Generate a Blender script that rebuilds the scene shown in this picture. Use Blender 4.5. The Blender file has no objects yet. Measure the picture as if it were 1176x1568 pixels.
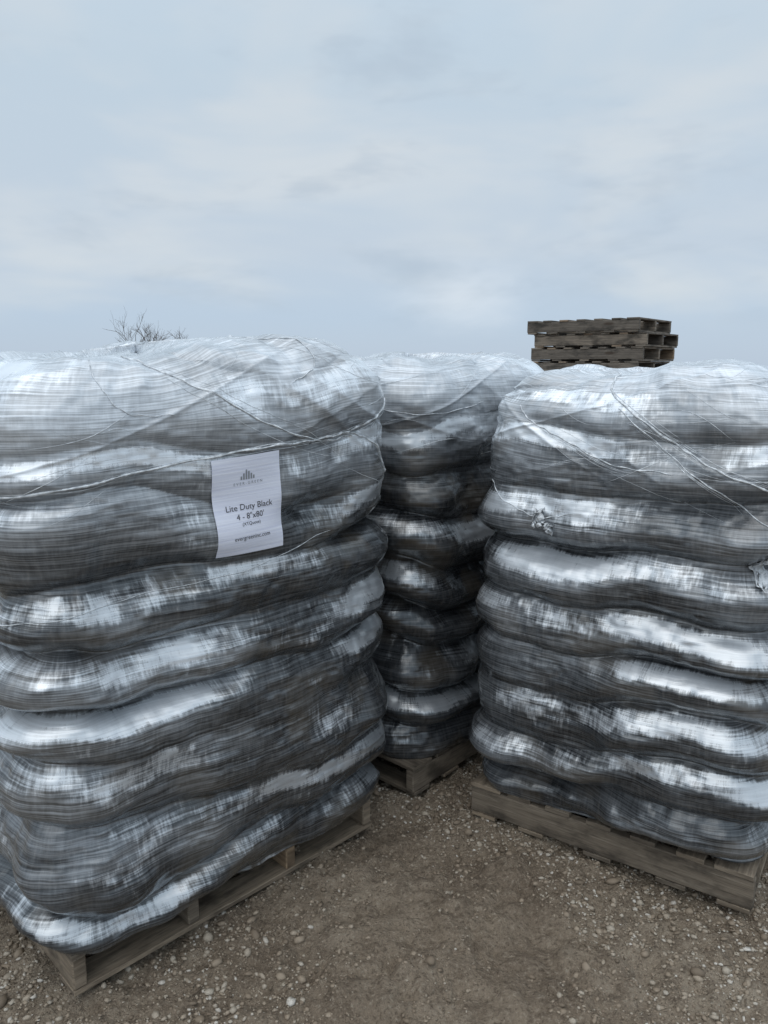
import bpy, math, random
import numpy as np
from mathutils import Vector, Matrix
random.seed(7); rng=np.random.default_rng(7)
sc=bpy.context.scene
COL=sc.collection

# ---------------------------------------------------------------- noise
def _h(ix,iy,iz,seed):
    n=(ix.astype(np.int64)*374761393+iy.astype(np.int64)*668265263+iz.astype(np.int64)*2147483647+seed*1274126177)&0xFFFFFFFF
    n=((n^(n>>13))*1274126177)&0xFFFFFFFF
    n=((n^(n>>16))*2246822519)&0xFFFFFFFF
    n=n^(n>>15)
    return (n&0xFFFFFF)/float(0xFFFFFF)*2-1
def vn(x,y,z,seed=0):
    x,y,z=np.broadcast_arrays(np.asarray(x,float),np.asarray(y,float),np.asarray(z,float))
    ix=np.floor(x);iy=np.floor(y);iz=np.floor(z)
    fx=x-ix;fy=y-iy;fz=z-iz
    u=fx*fx*fx*(fx*(fx*6-15)+10);v=fy*fy*fy*(fy*(fy*6-15)+10);w=fz*fz*fz*(fz*(fz*6-15)+10)
    ix=ix.astype(np.int64);iy=iy.astype(np.int64);iz=iz.astype(np.int64)
    r=0
    for dx in (0,1):
        for dy in (0,1):
            for dz in (0,1):
                r=r+_h(ix+dx,iy+dy,iz+dz,seed)*(u if dx else 1-u)*(v if dy else 1-v)*(w if dz else 1-w)
    return r
def fbm(x,y,z,seed=0,o=3):
    r=0;a=1.0;f=1.0
    for i in range(o):
        r=r+a*vn(x*f,y*f,z*f,seed+i*11);a*=.5;f*=2.03
    return r
def sst(a,b,x):
    t=np.clip((x-a)/(b-a),0,1);return t*t*(3-2*t)

# ---------------------------------------------------------------- mesh helpers
def mk(name,V,F,mat=None,parent=None,smooth=True,uv=None,attrs=None):
    me=bpy.data.meshes.new(name)
    V=np.asarray(V,dtype=np.float32)
    if isinstance(F,np.ndarray):
        n,k=F.shape
        me.vertices.add(len(V)); me.vertices.foreach_set('co',V.ravel())
        me.loops.add(n*k); me.loops.foreach_set('vertex_index',F.astype(np.int32).ravel())
        me.polygons.add(n); me.polygons.foreach_set('loop_start',np.arange(0,n*k,k,dtype=np.int32))
        me.update(calc_edges=True)
    else:
        me.from_pydata(V.tolist(),[],F)
    me.validate()
    if smooth: me.polygons.foreach_set('use_smooth',np.ones(len(me.polygons),dtype=bool))
    if uv is not None:
        l=me.uv_layers.new(name='UVMap'); l.data.foreach_set('uv',np.asarray(uv,dtype=np.float32).ravel())
    if attrs:
        for k_,a in attrs.items():
            at=me.attributes.new(k_,'FLOAT','POINT'); at.data.foreach_set('value',np.asarray(a,dtype=np.float32).ravel())
    ob=bpy.data.objects.new(name,me); COL.objects.link(ob)
    if mat: me.materials.append(mat)
    if parent: ob.parent=parent
    return ob
def empty(name,loc=(0,0,0),rotz=0):
    e=bpy.data.objects.new(name,None); COL.objects.link(e); e.location=loc; e.rotation_euler=(0,0,rotz); return e

class NT:
    def __init__(s,name,world=None):
        if world: s.t=world.node_tree
        else:
            s.m=bpy.data.materials.new(name); s.m.use_nodes=True; s.t=s.m.node_tree
        s.t.nodes.clear()
    def n(s,typ,ins=None,**kw):
        nd=s.t.nodes.new(typ)
        for k,v in kw.items(): setattr(nd,k,v)
        if ins:
            for k,v in ins.items():
                if isinstance(v,bpy.types.NodeSocket): s.t.links.new(v,nd.inputs[k])
                else: nd.inputs[k].default_value=v
        return nd
    def math(s,op,a,b=0.0,c=0.0,clamp=False):
        nd=s.t.nodes.new('ShaderNodeMath'); nd.operation=op; nd.use_clamp=clamp
        for i,v in enumerate((a,b,c)):
            if isinstance(v,bpy.types.NodeSocket): s.t.links.new(v,nd.inputs[i])
            else: nd.inputs[i].default_value=v
        return nd.outputs[0]
    def noise(s,vec,scale=1,detail=2,rough=.5,dist=0.0):
        return s.n('ShaderNodeTexNoise',{'Vector':vec,'Scale':scale,'Detail':detail,'Roughness':rough,'Distortion':dist}).outputs['Fac']
    def mapv(s,vec,scale=(1,1,1),loc=(0,0,0),rot=(0,0,0)):
        return s.n('ShaderNodeMapping',{'Vector':vec,'Scale':scale,'Location':loc,'Rotation':rot}).outputs[0]
    def ramp(s,fac,stops,interp='LINEAR'):
        nd=s.n('ShaderNodeValToRGB',{'Fac':fac}); cr=nd.color_ramp; cr.interpolation=interp
        while len(cr.elements)<len(stops): cr.elements.new(.5)
        for e,(p,c) in zip(cr.elements,stops):
            e.position=p; e.color=c if len(c)==4 else (*c,1)
        return nd.outputs[0]
    def rng(s,v,a,b,c=0.0,d=1.0):
        return s.n('ShaderNodeMapRange',{'Value':v,'From Min':a,'From Max':b,'To Min':c,'To Max':d},interpolation_type='SMOOTHSTEP').outputs[0]
    def mix(s,f,a,b,mode='MIX'):
        nd=s.t.nodes.new('ShaderNodeMix'); nd.data_type='RGBA'; nd.blend_type=mode
        for i,v in ((0,f),(6,a),(7,b)):
            if isinstance(v,bpy.types.NodeSocket): s.t.links.new(v,nd.inputs[i])
            else: nd.inputs[i].default_value=v if i==0 else (*v,1)
        return nd.outputs[2]
    def out(s,sh,disp=None):
        o=s.t.nodes.new('ShaderNodeOutputMaterial'); s.t.links.new(sh,o.inputs[0]); return s.m

# ---------------------------------------------------------------- materials
def film_material():
    N=NT('stretch_film_over_black_sock')
    uv=N.n('ShaderNodeUVMap').outputs[0]
    A=lambda k:N.n('ShaderNodeAttribute',attribute_name=k).outputs['Fac']
    loose_sheen=A('loose_sheen'); up=A('upper'); warp=A('warp'); mud=A('mud'); milk=A('milk'); fog=A('fog')
    comb=N.n('ShaderNodeSeparateXYZ',{0:uv})
    z=N.math('ADD',comb.outputs[1],warp)
    v=N.n('ShaderNodeCombineXYZ',{0:comb.outputs[0],1:z}).outputs[0]
    s1=N.noise(N.mapv(v,(2.4,180,1)),1,4,.7)
    s2=N.noise(N.mapv(v,(7,26,1),(3,7,0)),1,3,.6)
    vert=N.noise(N.mapv(uv,(85,16,1)),1,3,.65)
    st=N.math('ADD',N.math('MULTIPLY',s1,.66),N.math('ADD',N.math('MULTIPLY',s2,.22),N.math('MULTIPLY',vert,.12)))
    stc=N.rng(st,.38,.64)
    ls=N.math('ADD',loose_sheen,N.math('MULTIPLY',N.math('SUBTRACT',vert,.5),1.25))
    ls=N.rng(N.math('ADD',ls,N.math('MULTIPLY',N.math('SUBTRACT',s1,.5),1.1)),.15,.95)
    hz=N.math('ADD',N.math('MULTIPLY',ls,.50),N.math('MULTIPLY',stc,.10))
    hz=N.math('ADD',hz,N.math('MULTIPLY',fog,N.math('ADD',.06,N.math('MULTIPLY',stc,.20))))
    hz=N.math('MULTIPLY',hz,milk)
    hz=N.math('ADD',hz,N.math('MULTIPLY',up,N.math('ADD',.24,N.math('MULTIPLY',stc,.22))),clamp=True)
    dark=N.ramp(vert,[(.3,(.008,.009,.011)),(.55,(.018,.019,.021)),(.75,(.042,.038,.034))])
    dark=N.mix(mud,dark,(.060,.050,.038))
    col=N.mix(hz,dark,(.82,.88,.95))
    hgt=N.math('ADD',N.math('MULTIPLY',s1,.7),N.math('ADD',N.math('MULTIPLY',s2,.9),N.math('MULTIPLY',vert,.4)))
    b=N.n('ShaderNodeBump',{'Height':hgt,'Strength':.30,'Distance':.005}).outputs[0]
    dif=N.n('ShaderNodeBsdfDiffuse',{'Color':col,'Normal':b}).outputs[0]
    gl=N.n('ShaderNodeBsdfGlossy',{'Color':(.95,.98,1,1),'Roughness':N.math('ADD',N.math('MULTIPLY',ls,.12),.18),'Normal':b}).outputs[0]
    fr=N.n('ShaderNodeFresnel',{'IOR':1.5,'Normal':b}).outputs[0]
    F=N.math('ADD',N.math('MULTIPLY',fr,1.30),N.math('ADD',N.math('MULTIPLY',stc,.05),N.math('MULTIPLY',ls,.22)))
    F=N.math('MINIMUM',F,.85)
    return N.out(N.n('ShaderNodeMixShader',{0:F,1:dif,2:gl}).outputs[0])

def wood_material(name,c1,c2,c3):
    N=NT(name)
    uv=N.n('ShaderNodeUVMap').outputs[0]
    g=N.noise(N.mapv(uv,(2.5,60,1)),1,4,.65,.3)
    g2=N.noise(N.mapv(uv,(5,10,1)),1,4,.6)
    fine=N.noise(N.mapv(uv,(12,260,1)),1,2,.6)
    c=N.ramp(g,[(.3,c1),(.55,c2),(.75,c3)])
    c=N.mix(N.rng(g2,.45,.7),c,tuple(x*.5 for x in c1))
    c=N.mix(N.math('MULTIPLY',N.rng(fine,.5,.7),.5),c,tuple(x*.35 for x in c1))
    kv=N.n('ShaderNodeTexVoronoi',{'Vector':N.mapv(uv,(2.2,9,1)),'Scale':1.0}).outputs['Distance']
    kn=N.rng(kv,.16,.07)
    c=N.mix(N.math('MULTIPLY',kn,.8),c,(.07,.045,.03))
    isl=N.n('ShaderNodeNewGeometry').outputs['Random Per Island']
    c=N.mix(1.0,c,N.ramp(isl,[(0,(.55,.54,.53)),(.5,(.85,.84,.82)),(.85,(1.1,1.05,.98)),(1,(1.35,1.1,.85))]),'MULTIPLY')
    h=N.math('ADD',g,N.math('MULTIPLY',fine,.5))
    bp=N.n('ShaderNodeBump',{'Height':h,'Strength':.6,'Distance':.004}).outputs[0]
    return N.out(N.n('ShaderNodeBsdfPrincipled',{'Base Color':c,'Roughness':.8,'Normal':bp}).outputs[0])

def plain(name,col,rough=.6,**kw):
    N=NT(name); ins={'Base Color':(*col,1),'Roughness':rough}; ins.update(kw)
    return N.out(N.n('ShaderNodeBsdfPrincipled',ins).outputs[0])
def strand_material():
    N=NT('twisted_film')
    tc=N.n('ShaderNodeTexCoord').outputs['Object']
    n=N.noise(tc,50,2)
    c=N.ramp(n,[(.35,(.45,.48,.51)),(.65,(.84,.88,.92))])
    return N.out(N.n('ShaderNodeBsdfPrincipled',{'Base Color':c,'Roughness':.25}).outputs[0])

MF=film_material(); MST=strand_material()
MW=wood_material('weathered_wood',(.16,.13,.10),(.27,.225,.175),(.38,.33,.265))
MWG=wood_material('grey_wood',(.12,.108,.094),(.235,.205,.175),(.36,.325,.28))

# ---------------------------------------------------------------- wrapped load surface
class Load:
    def __init__(s,seed,pw,pd,over,H,nl,topf=None,R=.17,phase=0.0,z0=.15,merge=1.0,lean=0,milk=1.0,flat=None,taper=.012,milkf=None,fogk=1.0):
        s.seed=seed; s.a=pw/2+over; s.b=pd/2+over; s.r=.17; s.H=H; s.n=nl; s.R=R; s.merge=merge
        s.lx=2*(s.a-s.r); s.ly=2*(s.b-s.r); s.arc=math.pi*s.r/2
        s.L=2*s.lx+2*s.ly+4*s.arc; s.pw=pw; s.z0=z0; s.topf=topf; s.ph=phase; s.fogk=fogk
        s.lean=lean; s.milk=milk; s.flat=flat; s.taper=taper; s.milkf=milkf
        s.h1=H-R; s.h2=s.h1+R*math.pi/2; s.hm=s.h2+(s.a-R)
    def base(s,t):
        t=np.mod(t,s.L); X=np.zeros_like(t);Y=np.zeros_like(t);NX=np.zeros_like(t);NY=np.zeros_like(t)
        segs=[('l',s.lx),('c',s.arc),('l',s.ly),('c',s.arc),('l',s.lx),('c',s.arc),('l',s.ly),('c',s.arc)]
        acc=0; ax=s.a-s.r; by=s.b-s.r
        starts=[(-ax,-s.b),None,(s.a,-by),None,(ax,s.b),None,(-s.a,by),None]
        cc=[None,(ax,-by),None,(ax,by),None,(-ax,by),None,(-ax,-by)]
        dirs=[(1,0),0,(0,1),1,(-1,0),2,(0,-1),3]
        for i,(k,l) in enumerate(segs):
            m=(t>=acc)&(t<acc+l+1e-9); q=t[m]-acc
            if k=='l':
                d=dirs[i]; X[m]=starts[i][0]+d[0]*q; Y[m]=starts[i][1]+d[1]*q
                NX[m]=d[1]; NY[m]=-d[0]
            else:
                an=-math.pi/2+dirs[i]*math.pi/2+q/s.r
                X[m]=cc[i][0]+s.r*np.cos(an); Y[m]=cc[i][1]+s.r*np.sin(an); NX[m]=np.cos(an); NY[m]=np.sin(an)
            acc+=l
        return X,Y,NX,NY
    def surf(s,t,h,full=False,off=0.0):
        t=np.asarray(t,float);h=np.asarray(h,float)
        X,Y,NX,NY=s.base(t)
        ph=np.clip((h-s.h1)/s.R,0,math.pi/2); e=np.clip((h-s.h2)/(s.hm-s.h2),0,1)
        z=np.where(h<s.h1,h,s.h1+s.R*np.sin(ph)); k=1-(s.R/s.a)*(1-np.cos(ph)); k=k*(1-e)
        low=np.clip(s.z0-h,0,1); z=np.where(h<s.z0,s.z0+.004*(1-np.exp(-low*60)),z); k=np.where(h<s.z0,1-low/s.a,k)
        S=s.seed*13.7
        zw=z+.060*vn(X*1.7+S,Y*1.7,z*1.3,1)+.030*vn(X*4.5+S,Y*4.5,z*2.,2)
        lh=(s.H-s.z0-.02)/s.n
        p=(zw-s.z0)/lh+s.ph
        p=p+.34*vn(X*1.1+S,Y*1.1,p*.9,3)
        kk=np.floor(p); tt=np.clip(p-kk,0,1)**.8; q=np.abs(2*tt-1); j=np.round(p)
        B=.052+.036*vn(X*2.6+S,Y*2.6,kk*7.3,4)+.026*vn(X*6+S,Y*6,kk*3.1,5)
        W=-.024+s.merge*(.052*vn(X*2.2+S,Y*2.2,j*5.7+40,6)+.012)
        W=np.minimum(W,.05)
        tb=fbm(X*1.6+S,Y*1.6,z*1.6,20,2)*.022
        uppr=sst(s.H-.52,s.H-.12,z)
        qf=1-(np.sqrt((1-q)**2+.08**2)-.08)
        Wf=W+(.06+.5*uppr)*np.maximum(B-W,0)
        fd=B*(1-qf**2.2)+Wf*qf**2.2
        fd=fd*(1-.68*uppr)+.04*.68*uppr
        pl=(1-np.abs(vn(t*5+h*9+S,h*3,0,9)))**4*.008+(1-np.abs(vn(t*4-h*13+S,h*2.5,3,10)))**4*.007
        fd=fd+pl*uppr+.0022*fbm(t*6+S,h*45,S,12,2)*(1-.5*uppr)+.009*fbm(X*9+S,Y*9,z*13,33,3)
        if s.flat is not None:
            g=np.exp(-((t-s.su(s.flat[0]))/.17)**4-((h-s.flat[1])/.19)**4)
            fd=fd*(1-.85*g)+.85*g*(.045+.010*np.sin(h*26))
        d=fd+tb+off-s.lean*sst(.9,s.H,z)
        d=d-s.taper*np.exp(-((z-s.z0)/.09)**2)
        cs=np.maximum(np.cos(ph),0)
        px=X*k+NX*d*np.where(e>0,(1-e)*.1,cs*.9+.1); py=Y*k+NY*d*np.where(e>0,(1-e)*.1,cs*.9+.1)
        zz=z+d*np.sin(ph)*.8
        zz=zz+sst(.7*s.H,s.H,z)*(.010*fbm(px*3+S,py*3,0,14,2))
        if s.topf is not None: zz=zz+sst(.6*s.H,s.H,z)*s.topf(px,py)
        if full:
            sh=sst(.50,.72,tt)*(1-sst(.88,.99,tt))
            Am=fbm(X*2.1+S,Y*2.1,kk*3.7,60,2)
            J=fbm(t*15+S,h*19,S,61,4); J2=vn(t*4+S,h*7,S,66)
            loose_sheen=sh*(.70+1.0*Am)+.44*J+.32*J2-.26  # loose-film haze, plus sky highlight painted onto each roll's upper shoulder
            loose_sheen=loose_sheen-.45*(1-sst(.0,.35,tt))
            loose_sheen=np.clip(loose_sheen,-.5,1.1)
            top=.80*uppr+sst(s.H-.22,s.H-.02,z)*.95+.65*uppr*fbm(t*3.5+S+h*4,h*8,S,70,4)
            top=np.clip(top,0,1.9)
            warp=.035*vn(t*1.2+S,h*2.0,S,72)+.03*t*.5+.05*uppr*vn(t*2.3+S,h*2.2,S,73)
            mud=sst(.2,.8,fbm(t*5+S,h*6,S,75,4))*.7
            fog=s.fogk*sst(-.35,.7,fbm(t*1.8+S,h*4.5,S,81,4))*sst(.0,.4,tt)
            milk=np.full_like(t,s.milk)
            if s.milkf is not None: milk=milk*s.milkf(t-s.su(0),h)  # less white towards the gaps: dark neighbours' reflection painted into the film colour
            return px,py,zz,loose_sheen,top,warp,mud,milk,fog
        return px,py,zz
    def build(s,name,loc,rot):
        e=empty(name,loc,rot); s.e=e
        ns,nh=820,500
        cols=np.linspace(-.4*s.L,.6*s.L,ns+1); rows=np.concatenate([np.linspace(s.z0-.13,s.z0,8)[:-1],np.linspace(s.z0,s.h2,nh),np.linspace(s.h2,s.hm,40)[1:]])
        T,Hh=np.meshgrid(cols,rows)
        px,py,pz,lo,upr,wp,mud,milk,fog=s.surf(T,Hh,True)
        R_=len(rows)
        V=np.stack([px[:,:ns],py[:,:ns],pz[:,:ns]],-1).reshape(-1,3)
        i,jj=np.meshgrid(np.arange(R_-1),np.arange(ns),indexing='ij')
        j2=(jj+1)%ns
        F=np.stack([i*ns+jj,i*ns+j2,(i+1)*ns+j2,(i+1)*ns+jj],-1).reshape(-1,4)
        uvq=np.stack([np.stack([cols[jj],rows[i]],-1),np.stack([cols[jj+1],rows[i]],-1),np.stack([cols[jj+1],rows[i+1]],-1),np.stack([cols[jj],rows[i+1]],-1)],2).reshape(-1,2)
        mk('film_wrapped_socks',V,F,MF,e,True,uvq,{'loose_sheen':lo[:,:ns],'upper':upr[:,:ns],'warp':wp[:,:ns],'mud':mud[:,:ns],'milk':milk[:,:ns],'fog':fog[:,:ns]})
        return e
    def su(s,u):
        return (-s.pw/2+u)+(s.a-s.r)

def tube(paths,sides=6,flat=1.0):
    VV=[];FF=[];o=0
    for P,Rr in paths:
        P=np.asarray(P,float);Rr=np.broadcast_to(np.asarray(Rr,float),(len(P),))
        T=np.gradient(P,axis=0);T/=np.linalg.norm(T,axis=1)[:,None]+1e-9
        ref=np.array([0,0,1.0]); A=np.cross(T,ref); nn=np.linalg.norm(A,axis=1); A[nn<.1]=np.cross(T[nn<.1],np.array([1.,0,0])); A/=np.linalg.norm(A,axis=1)[:,None]+1e-9
        Bv=np.cross(T,A)
        an=np.arange(sides)/sides*2*math.pi
        ring=P[:,None,:]+Rr[:,None,None]*(np.cos(an)[None,:,None]*A[:,None,:]*flat+np.sin(an)[None,:,None]*Bv[:,None,:])
        VV.append(ring.reshape(-1,3)); n=len(P)
        i,j=np.meshgrid(np.arange(n-1),np.arange(sides),indexing='ij'); j2=(j+1)%sides
        FF.append((np.stack([i*sides+j,i*sides+j2,(i+1)*sides+j2,(i+1)*sides+j],-1).reshape(-1,4))+o); o+=n*sides
    return np.concatenate(VV),np.concatenate(FF)
def smoothpath(ctrl,n):
    c=np.asarray(ctrl,float); c=np.vstack([2*c[0]-c[1],c,2*c[-1]-c[-2]])
    out=[]; m=len(c)-3
    for i in range(m):
        for t in np.linspace(0,1,n,endpoint=(i==m-1)):
            p0,p1,p2,p3=c[i:i+4]
            out.append(.5*((2*p1)+(-p0+p2)*t+(2*p0-5*p1+4*p2-p3)*t*t+(-p0+3*p1-3*p2+p3)*t**3))
    return np.array(out)
def strands(ld,lines,nrand,parent,seed):
    r=np.random.default_rng(seed); paths=[]
    for rad,ctrl in lines:
        c=smoothpath(ctrl,40); t=ld.su(c[:,0]); h=c[:,1]+.002*np.sin(np.arange(len(c))*.35)
        x,y,z=ld.surf(t,h,off=.002)
        P=np.stack([x,y,z],-1)
        for _ in range(12): P[1:-1]=.5*P[1:-1]+.25*(P[:-2]+P[2:])
        X2=np.stack(ld.surf(t,h,off=.002),-1)
        n=len(P); jit=1+.35*np.sin(np.arange(n)*.5)+.2*r.normal(size=n)
        paths.append((X2*.6+P*.4,rad*np.clip(jit,.5,1.6)*np.minimum(1,np.minimum(np.arange(n),np.arange(n)[::-1])/8+.2)))
        if rad>.0018:
            for q in range(6):
                dv=r.normal(0,.018); c2=c.copy(); c2[:,1]+=dv*np.linspace(r.uniform(0,.5),1.4,len(c))+.002*np.sin(np.arange(len(c))*.1+q)
                a0=r.integers(0,len(c)//2); b0=r.integers(len(c)//2+5,len(c))
                c2=c2[a0:b0]; X3=np.stack(ld.surf(ld.su(c2[:,0]),c2[:,1],off=.0004),-1)
                paths.append((X3,r.uniform(.0005,.0010)*np.sin(np.pi*np.linspace(.03,.97,len(c2)))+.0001))
    for i in range(nrand):
        t0=r.uniform(-.25*ld.L,.5*ld.L); ln=r.uniform(.10,.40); sl=r.choice([-1,1])*r.uniform(.05,.9)
        h0=ld.H-r.uniform(-.1,.38)
        n=40; q=np.linspace(0,1,n); t=t0+q*ln; h=h0-sl*ln*q*.5+.02*np.sin(q*3+i)
        X2=np.stack(ld.surf(t,h,off=.0004),-1)
        paths.append((X2,r.uniform(.0004,.0010)*np.sin(np.pi*np.clip(q,.03,.97))+.0001))
    V,F=tube(paths,5); mk('twisted_film_strands',V,F,MST,parent)

# ---------------------------------------------------------------- pallets
import bmesh
def box(V,F,UV,c,d,ax,rz=0.0):
    b=min(d)*.10; hx,hy,hz=[v/2 for v in d]; o=len(V)
    pts=[]
    for sx in (-1,1):
        for sy in (-1,1):
            for sz in (-1,1):
                pts.append((sx*(hx-b),sy*(hy-b),sz*hz)); pts.append((sx*(hx-b),sy*hy,sz*(hz-b))); pts.append((sx*hx,sy*(hy-b),sz*(hz-b)))
    bm=bmesh.new(); vs=[bm.verts.new(p) for p in pts]; bmesh.ops.convex_hull(bm,input=vs); bm.verts.index_update()
    bmesh.ops.dissolve_limit(bm,angle_limit=.01,verts=bm.verts,edges=bm.edges); bm.verts.index_update()
    offu=random.uniform(0,50); offv=random.uniform(0,50)
    cr,sr=math.cos(rz),math.sin(rz)
    for v in bm.verts:
        x,y,z=v.co; V.append((c[0]+x*cr-y*sr,c[1]+x*sr+y*cr,c[2]+z))
    for f in bm.faces:
        F.append([o+v.index for v in f.verts]); n=f.normal
        for v in f.verts:
            al=v.co[ax]; oth=[i for i in range(3) if i!=ax]
            if abs(n[ax])>.8: UV.append((offu+v.co[oth[0]]*.6,offv+v.co[oth[1]]))
            else:
                ac=v.co[oth[0]] if abs(n[oth[1]])>abs(n[oth[0]]) else v.co[oth[1]]
                UV.append((offu+al,offv+ac))
    bm.free()
def pallet_parts(V,F,UV,w,d,h,sax,z=0.0,x0=0,y0=0,rz=0.0,nb=7,rough=.004):
    tb=.017; sh=h-2*tb
    def add(cx,cy,cz,dx,dy,dz,ax):
        cr,sr=math.cos(rz),math.sin(rz)
        box(V,F,UV,(x0+cx*cr-cy*sr,y0+cx*sr+cy*cr,z+cz),(dx,dy,dz),ax,rz+random.uniform(-1,1)*rough)
    sw=.04
    if sax:
        for yy in (-(d/2-sw/2),0,d/2-sw/2): add(0,yy,h/2,w-.004,sw,sh-.001,0)
        for i in range(nb):
            bw=.095 if i not in (0,nb-1) else .13
            xx=-w/2+bw/2+(w-bw)*i/(nb-1); add(xx,0,h-tb/2,bw*random.uniform(.9,1),d+.006+random.uniform(-.004,.01),tb,1)
        for xx in (-w/2+.06,-w/4,0,w/4,w/2-.06): add(xx,0,tb/2,.1,d+.004,tb-.001,1)
    else:
        for xx in (-(w/2-sw/2),-w/6,w/6,w/2-sw/2) : add(xx,0,h/2,sw,d-.004,sh-.001,1)
        for i in range(nb):
            bw=.095; yy=-d/2+bw/2+(d-bw)*i/(nb-1); add(0,yy,h-tb/2,w+.006+random.uniform(-.004,.01),bw,tb,0)
        for yy in (-d/2+.05,-d/4,0,d/4,d/2-.05): add(0,yy,tb/2,w+.004,.1,tb-.001,0)
def pallet(name,parent,w,d,h,sax,mat):
    V=[];F=[];UV=[]; pallet_parts(V,F,UV,w,d,h,sax); return mk(name,np.array(V),F,mat,parent,False,UV)

# ---------------------------------------------------------------- place loads
def rotv(x,y,r): return x*math.cos(r)-y*math.sin(r),x*math.sin(r)+y*math.cos(r)
def place(corner,pw,pd,rot):
    x,y=rotv(pw/2,pd/2,rot); return (corner[0]+x,corner[1]+y,0)
r1=math.radians(45)
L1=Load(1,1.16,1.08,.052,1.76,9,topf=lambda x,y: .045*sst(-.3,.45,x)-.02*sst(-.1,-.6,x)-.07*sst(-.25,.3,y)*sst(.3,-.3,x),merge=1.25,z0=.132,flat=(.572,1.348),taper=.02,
        milkf=lambda u,h: 1-.55*sst(.80,1.08,u)*sst(1.45,1.2,h))  # painted darkening at the corner facing the gap
e1=L1.build('wrapped_pallet_load',place((-.87,1.87),1.16,1.08,r1),r1)
pallet('wooden_pallet',e1,1.16,1.08,.132,False,MW)
r2=math.radians(-34.6)
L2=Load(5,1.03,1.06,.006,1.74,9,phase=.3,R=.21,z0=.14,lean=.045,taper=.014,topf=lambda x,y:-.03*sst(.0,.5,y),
        milkf=lambda u,h: 1-.55*sst(.16,-.02,u)*sst(1.5,1.2,h))  # same painted darkening, on this load's gap corner
e2=L2.build('wrapped_pallet_load',place((.343,2.78),1.03,1.06,r2),r2)
pallet('wooden_pallet',e2,1.03,1.06,.14,True,MW)
r3=math.radians(48)
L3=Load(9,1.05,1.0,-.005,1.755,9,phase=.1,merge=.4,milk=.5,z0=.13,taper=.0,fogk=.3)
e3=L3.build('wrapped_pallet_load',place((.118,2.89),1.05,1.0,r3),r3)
pallet('wooden_pallet',e3,1.05,1.0,.13,True,MW)

strands(L1,[(.0022,[(.20,1.86),(.27,1.80),(.40,1.70),(.62,1.58),(.86,1.494),(1.0,1.5)]),
            (.0030,[(-.35,1.42),(-.1,1.44),(.24,1.482),(.62,1.503),(.85,1.50),(1.0,1.515),(1.13,1.56),(1.25,1.64)]),
            (.0024,[(.86,1.50),(1.0,1.50),(1.12,1.45),(1.2,1.36),(1.3,1.30)]),
            (.0014,[(.75,1.86),(.9,1.78),(.88,1.70),(.75,1.66)]),
            (.0010,[(.1,1.80),(.14,1.72),(.22,1.64),(.36,1.62)]),
            (.0010,[(-.2,1.09),(.1,1.13),(.5,1.15),(.9,1.22)])],70,e1,3)
strands(L2,[(.0030,[(.42,1.82),(.43,1.76),(.47,1.67),(.646,1.537),(.8,1.45),(.974,1.376),(1.1,1.3)]),
            (.0019,[(.12,1.62),(.2,1.56),(.32,1.51),(.5,1.44),(.7,1.42)]),
            (.0014,[(.02,1.34),(.15,1.27),(.26,1.235),(.38,1.26)]),
            (.0019,[(.5,1.62),(.7,1.46),(.85,1.36),(1.0,1.25)])],70,e2,4)
strands(L3,[(.0014,[(-.1,1.60),(.1,1.57),(.4,1.6)])],36,e3,5)
def tail(ld,u,h,sz,seed,parent):
    n=14
    U,Vv=np.meshgrid(np.linspace(-1,1,n),np.linspace(-1,1,n))
    t=ld.su(u)+U*sz*.5; hh=h+Vv*sz*.9
    off=.012+.016*vn(U*2.5+seed,Vv*2.5,0,3)+.014*vn(U*6,Vv*6+seed,0,4)
    x,y,z=ld.surf(t+.012*vn(U*3,Vv*3,seed,5),hh+.012*vn(U*3,Vv*3,seed,6),off=off)
    i,j=np.meshgrid(np.arange(n-1),np.arange(n-1),indexing='ij')
    F=np.stack([i*n+j,i*n+j+1,(i+1)*n+j+1,(i+1)*n+j],-1).reshape(-1,4)
    mk('film_tail',np.stack([x,y,z],-1).reshape(-1,3),F,MST,parent)
tail(L2,.26,1.235,.032,2,e2); tail(L2,.96,1.14,.045,5,e2); tail(L2,.30,1.20,.018,8,e2)

# ---------------------------------------------------------------- paper label on the first load
lab=empty('paper_label')
N=NT('label_paper'); uvn=N.n('ShaderNodeUVMap').outputs[0]
sn=N.noise(N.mapv(uvn,(3,160,1)),1,3,.6); sn2=N.noise(N.mapv(uvn,(14,20,1)),1,3,.6)
bpn=N.n('ShaderNodeBump',{'Height':N.math('ADD',sn,sn2),'Strength':.25,'Distance':.004}).outputs[0]
MLab=N.out(N.n('ShaderNodeBsdfPrincipled',{'Base Color':N.ramp(sn,[(.35,(.68,.71,.85)),(.7,(.82,.85,.95))]),'Roughness':.35,'Normal':bpn}).outputs[0])
MInk=plain('label_ink',(.05,.05,.06),.5); MInk2=plain('label_grey_ink',(.25,.27,.30),.5)
lw,lhh=.222,.280; lc=(.572,1.348); tilt=math.radians(1.0)
def labmap(x,y,off):
    xr=x*math.cos(tilt)-y*math.sin(tilt); yr=x*math.sin(tilt)+y*math.cos(tilt)
    P=0;ws=0
    for dx in (-.02,0,.02):
        for dy in (-.03,-.015,0,.015,.03):
            a,b,c=L1.surf(L1.su(lc[0]+xr+dx),lc[1]+yr+dy,off=.006+off); P=P+np.stack([a,b,c],-1); ws+=1
    return P/ws
M4=Matrix.Translation(e1.location)@Matrix.Rotation(r1,4,'Z')
def toworld(P):
    R=np.array(M4.to_3x3()); return P@R.T+np.array(M4.translation)
n1,n2=50,64
U,Vv=np.meshgrid(np.linspace(-lw/2,lw/2,n1),np.linspace(-lhh/2,lhh/2,n2))
P=toworld(labmap(U,Vv,0).reshape(-1,3))
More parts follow.
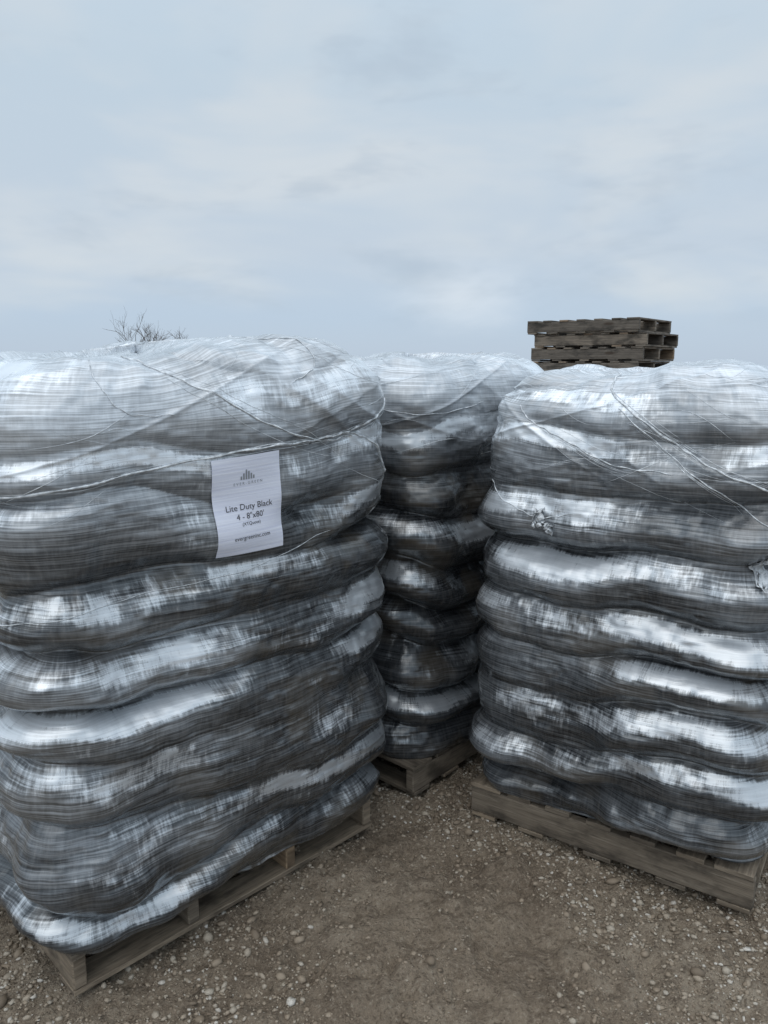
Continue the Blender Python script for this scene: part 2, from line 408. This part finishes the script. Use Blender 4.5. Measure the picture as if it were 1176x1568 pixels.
i,j=np.meshgrid(np.arange(n2-1),np.arange(n1-1),indexing='ij')
F=np.stack([i*n1+j,i*n1+j+1,(i+1)*n1+j+1,(i+1)*n1+j],-1).reshape(-1,4)
uvp=np.stack([U,Vv],-1).reshape(-1,2)
mk('sheet',P,F,MLab,lab,True,uvp[F.ravel()])
def label_text(txt,size,y,mat,nm):
    cu=bpy.data.curves.new(nm,'FONT'); cu.body=txt; cu.size=size; cu.align_x='CENTER'; cu.align_y='CENTER'; cu.resolution_u=3
    o=bpy.data.objects.new(nm+'_tmp',cu); COL.objects.link(o); bpy.context.view_layer.update()
    me=bpy.data.meshes.new_from_object(o.evaluated_get(bpy.context.evaluated_depsgraph_get()))
    bpy.data.objects.remove(o)
    V=np.array([v.co[:] for v in me.vertices]); Fs=[list(p.vertices) for p in me.polygons]
    PP=toworld(labmap(V[:,0],V[:,1]+y,.0012)); mk(nm,PP,Fs,mat,lab,False)
label_text('Lite Duty Black',.0245,-.005,MInk,'text_line_1')
label_text("4 - 8\"x80'",.0235,-.032,MInk,'text_line_2')
label_text('(XTQuote)',.0135,-.053,MInk,'text_line_3')
label_text('evergreeninc.com',.017,-.092,MInk,'text_line_4')
label_text('E V E R - G R E E N',.0115,.062,MInk2,'logo_text')
V=[];Fs=[]
for k,(bx,bh) in enumerate([(-.022,.010),(-.014,.018),(-.006,.028),(.002,.023),(.010,.016),(.018,.010)]):
    for yy in np.linspace(0,1,5): V+= [(bx-.0024,.073+bh*yy),(bx+.0024,.073+bh*yy)]
    for q in range(4): o=k*10+q*2; Fs.append([o,o+1,o+3,o+2])
V=np.array(V); mk('logo_bars',toworld(labmap(V[:,0],V[:,1],.0012)),Fs,MInk2,lab,False)

# ---------------------------------------------------------------- tall stack of empty pallets behind
ps=empty('stack_of_empty_pallets')
near=np.array([2.46,7.55]); ld_=np.array([-.78,.626]); sd_=np.array([.626,.78])
c=near+ld_*.6+sd_*.46; rotp=math.atan2(-ld_[1],-ld_[0])
V=[];F=[];UV=[]
hh=.138
for k in range(16):
    jx=random.uniform(-.012,.012); jy=random.uniform(-.012,.012)
    if k==14: jx=.05; jy=.03
    if k==13: jx=.03
    if k==15: jx=-.02
    dx,dy=rotv(jx,jy,rotp)
    pallet_parts(V,F,UV,1.2,.92,hh-.002,True,z=k*hh,x0=c[0]+dx,y0=c[1]+dy,rz=rotp+random.uniform(-.008,.008),nb=7)
mk('pallets',np.array(V),F,MWG,ps,False,UV)

# ---------------------------------------------------------------- bare trees
MB=plain('bark',(.10,.085,.075),.9)
def tree(name,loc,H,seed,wid):
    r=random.Random(seed); paths=[]
    def br(p,d,l,rad,dep):
        n=5; pts=[p.copy()]; q=p.copy(); dd=d.copy()
        for i in range(n):
            dd=(dd+Vector((r.uniform(-1,1),r.uniform(-1,1),r.uniform(-.4,.5)))*.17).normalized(); q=q+dd*(l/n); pts.append(q.copy())
        paths.append((np.array([v[:] for v in pts]),np.linspace(rad,rad*.6,n+1)))
        if dep==0: return
        for i in range(4 if dep>3 else 3):
            k=r.randint(2,n); az=r.uniform(0,6.283); el=r.uniform(.35,.95)
            side=Vector((math.cos(az),math.sin(az),0)); nd=(dd*math.cos(el)+side*math.sin(el)); nd.z=abs(nd.z)+.05; nd.normalize()
            br(pts[k],nd,l*r.uniform(.62,.8),rad*.55,dep-1)
    br(Vector((0,0,-.05)),Vector((0,0,1)),1.0,.05,5)
    V,F=tube([(P,np.maximum(R,.0022)) for P,R in paths],4)
    V[:,2]*=H/V[:,2].max(); m=V[:,2]>H*.6
    w=V[m][:,0].max()-V[m][:,0].min(); cx=(V[m][:,0].max()+V[m][:,0].min())/2; V[:,:2]*=wid/w; V[:,0]-=cx*wid/w
    o=mk(name,V,F,MB); o.location=loc; return o
tree('bare_tree',(-10.7,34.5,0),4.3,4,3.0)
tree('bare_tree',(-8.8,34.8,0),3.4,9,2.2)

# ---------------------------------------------------------------- ground
N=NT('dirt')
tc=N.n('ShaderNodeTexCoord').outputs['Object']
a=N.noise(tc,1.6,4,.6); b=N.noise(tc,14,5,.7); c_=N.noise(tc,80,4,.75)
col=N.ramp(a,[(.3,(.20,.152,.108)),(.5,(.295,.235,.172)),(.7,(.40,.33,.252))])
col=N.mix(N.math('MULTIPLY',N.rng(b,.45,.68),.65),col,(.145,.107,.074))
col=N.mix(N.math('MULTIPLY',N.rng(c_,.52,.68),.6),col,(.48,.415,.33))
col=N.mix(N.math('MULTIPLY',N.rng(c_,.48,.34),.7),col,(.09,.066,.046))
hgt=N.math('ADD',N.math('MULTIPLY',b,1.0),N.math('MULTIPLY',c_,.7))
bp=N.n('ShaderNodeBump',{'Height':hgt,'Strength':1.0,'Distance':.03}).outputs[0]
MG=N.out(N.n('ShaderNodeBsdfPrincipled',{'Base Color':col,'Roughness':.8,'Normal':bp}).outputs[0])
n=340; ii=np.arange(-n,n+1); g=.36*np.sinh(ii*.0228)
GX,GY=np.meshgrid(g+.1,g+2.4)
def gh(x,y):
    near=np.exp(-((x-.1)**2+(y-2.4)**2)/60)
    cl=np.abs(vn(x*16,y*16,0,57))
    return near*(.026*fbm(x*2.2,y*2.2,0,50,3)+.018*fbm(x*9,y*9,0,55,3)+.014*cl+.009*vn(x*38,y*38,0,58))-.028*near
Z=gh(GX,GY); m=len(g)
i,j=np.meshgrid(np.arange(m-1),np.arange(m-1),indexing='ij')
F=np.stack([i*m+j,i*m+j+1,(i+1)*m+j+1,(i+1)*m+j],-1).reshape(-1,4)
mk('ground',np.stack([GX,GY,Z],-1).reshape(-1,3),F,MG)

# gravel
bm=bmesh.new(); bmesh.ops.create_icosphere(bm,subdivisions=1,radius=1); bm.verts.ensure_lookup_table()
iv=np.array([v.co[:] for v in bm.verts]); iff=np.array([[v.index for v in f.verts] for f in bm.faces]); bm.free()
def scatter(cnt,x0,x1,y0,y1,med,sig,thr,smax,tone=(0,1)):
    X=rng.uniform(x0,x1,cnt*4);Y=rng.uniform(y0,y1,cnt*4)
    dn=fbm(X*2.6,Y*2.6,0,70,3)*.6+.3*vn(X*9,Y*9,0,77)
    keep=rng.uniform(-.35,.35,cnt*4)<dn-thr
    X=X[keep][:cnt];Y=Y[keep][:cnt];k=len(X)
    return X,Y,np.minimum(med*np.exp(rng.normal(0,sig,k)),smax),rng.uniform(*tone,k)
parts=[scatter(52000,-1.4,2.0,1.3,3.9,.0028,.5,-.3,.010,(0,.75)),
       scatter(10000,-1.4,2.0,1.3,3.9,.0045,.4,.25,.012,(.55,1)),
       scatter(3600,-1.4,2.0,1.3,3.9,.008,.4,-.05,.020,(.05,.8)),
       scatter(12000,-5,6,-2,9,.005,.5,.0,.018)]
X=np.concatenate([p[0] for p in parts]);Y=np.concatenate([p[1] for p in parts]);S=np.concatenate([p[2] for p in parts]);tn_=np.concatenate([p[3] for p in parts]);k=len(X)
ang=rng.uniform(0,2*math.pi,k); sc3=np.stack([rng.uniform(.7,1.5,k),rng.uniform(.6,1.1,k),rng.uniform(.4,.8,k)],-1)*S[:,None]
chip=rng.uniform(0,1,k)<.02; sc3[chip]*=np.array([3.5,.5,.4])
VV=iv[None]*(1+rng.uniform(-.22,.22,(k,12,1)))+rng.uniform(-.1,.1,(k,12,3)); VV=VV*sc3[:,None,:]
ca,sa=np.cos(ang)[:,None],np.sin(ang)[:,None]
VX=VV[...,0]*ca-VV[...,1]*sa; VY=VV[...,0]*sa+VV[...,1]*ca; VZ=VV[...,2]+VV[...,0]*rng.uniform(-.2,.2,(k,1))
VX+=X[:,None];VY+=Y[:,None];VZ+=(gh(X,Y)+S*.2)[:,None]
F=(iff[None]+(np.arange(k)*12)[:,None,None]).reshape(-1,3)
tn_[chip]=rng.uniform(0,.4,chip.sum())
tone=np.repeat(tn_,12)
N=NT('stones'); tn=N.n('ShaderNodeAttribute',attribute_name='tone').outputs['Fac']; tc=N.n('ShaderNodeTexCoord').outputs['Object']
sc_=N.ramp(tn,[(0,(.11,.085,.06)),(.25,(.22,.172,.125)),(.55,(.33,.27,.205)),(.8,(.42,.375,.31)),(1,(.60,.57,.52))])
sc_=N.mix(N.math('MULTIPLY',N.rng(N.noise(tc,300,1),.45,.7),.4),sc_,(.20,.16,.115))
MSt=N.out(N.n('ShaderNodeBsdfPrincipled',{'Base Color':sc_,'Roughness':.75}).outputs[0])
mk('gravel',np.stack([VX,VY,VZ],-1).reshape(-1,3),F,MSt,None,False,None,{'tone':tone})

# ---------------------------------------------------------------- world
w=bpy.data.worlds.new("World"); sc.world=w; w.use_nodes=True
N=NT('',w)
sky=N.n('ShaderNodeTexSky',sky_type='NISHITA',sun_disc=False,sun_elevation=math.radians(52),sun_rotation=math.radians(207))
tc=N.n('ShaderNodeTexCoord').outputs['Generated']
sep=N.n('ShaderNodeSeparateXYZ',{0:tc})
zc=sep.outputs[2]
base=N.ramp(zc,[(0,(.46,.55,.66)),(.06,(.46,.565,.69)),(.14,(.51,.59,.68)),(.32,(.51,.61,.70)),(.6,(.57,.69,.80)),(.74,(.62,.74,.84)),(1,(1.0,1.0,1.0))])
boost=N.rng(zc,.72,.95,1.0,1.6)
n1_=N.noise(N.mapv(tc,(2.2,2.2,7)),1,4,.55,.3)
n2_=N.noise(N.mapv(tc,(5,5,14),(2,1,0)),1,4,.6,.2)
lowm=N.math('MULTIPLY',N.rng(zc,.02,.10),N.rng(zc,.62,.28))
cl=N.mix(N.math('MULTIPLY',N.rng(n1_,.45,.68),N.math('MULTIPLY',lowm,.85)),base,(.62,.67,.71))
cl=N.mix(N.math('MULTIPLY',N.rng(n2_,.48,.72),N.math('MULTIPLY',lowm,.5)),cl,(.40,.48,.57))
vd=N.n('ShaderNodeVectorMath',{0:N.mapv(tc,(1,1,1.8)),1:(.093,.99,.085*1.8)},operation='DISTANCE').outputs['Value']
br_=N.math('MULTIPLY',N.rng(N.math('ADD',vd,N.math('MULTIPLY',n2_,.12)),.17,.06),.55)
cl=N.mix(br_,cl,(.76,.81,.86))
bg1=N.n('ShaderNodeBackground',{'Color':sky.outputs[0],'Strength':.1}).outputs[0]
bg2=N.n('ShaderNodeBackground',{'Color':cl,'Strength':N.math('MULTIPLY',boost,1.1)}).outputs[0]
ms=N.n('ShaderNodeMixShader',{0:.93,1:bg1,2:bg2}).outputs[0]
o=N.t.nodes.new('ShaderNodeOutputWorld'); N.t.links.new(ms,o.inputs[0])
sl=bpy.data.lights.new('sun','SUN'); sl.energy=.8; sl.angle=math.radians(60); sl.color=(1,.97,.93)
so=bpy.data.objects.new('sun',sl); COL.objects.link(so)
dirv=Vector((-.35,-.7,1.0)); so.rotation_euler=dirv.to_track_quat('Z','Y').to_euler()

# ---------------------------------------------------------------- camera
cd=bpy.data.cameras.new('camera'); cam=bpy.data.objects.new('camera',cd); COL.objects.link(cam)
cd.sensor_fit='HORIZONTAL'; cd.sensor_width=36; cd.lens=36.0; cd.clip_end=2000; cd.clip_start=.05
cam.location=(0,0,1.75); cam.rotation_euler=(math.radians(90-10.8),0,0)
sc.camera=cam
sc.view_settings.view_transform='Standard'; sc.view_settings.look='None'; sc.view_settings.exposure=0
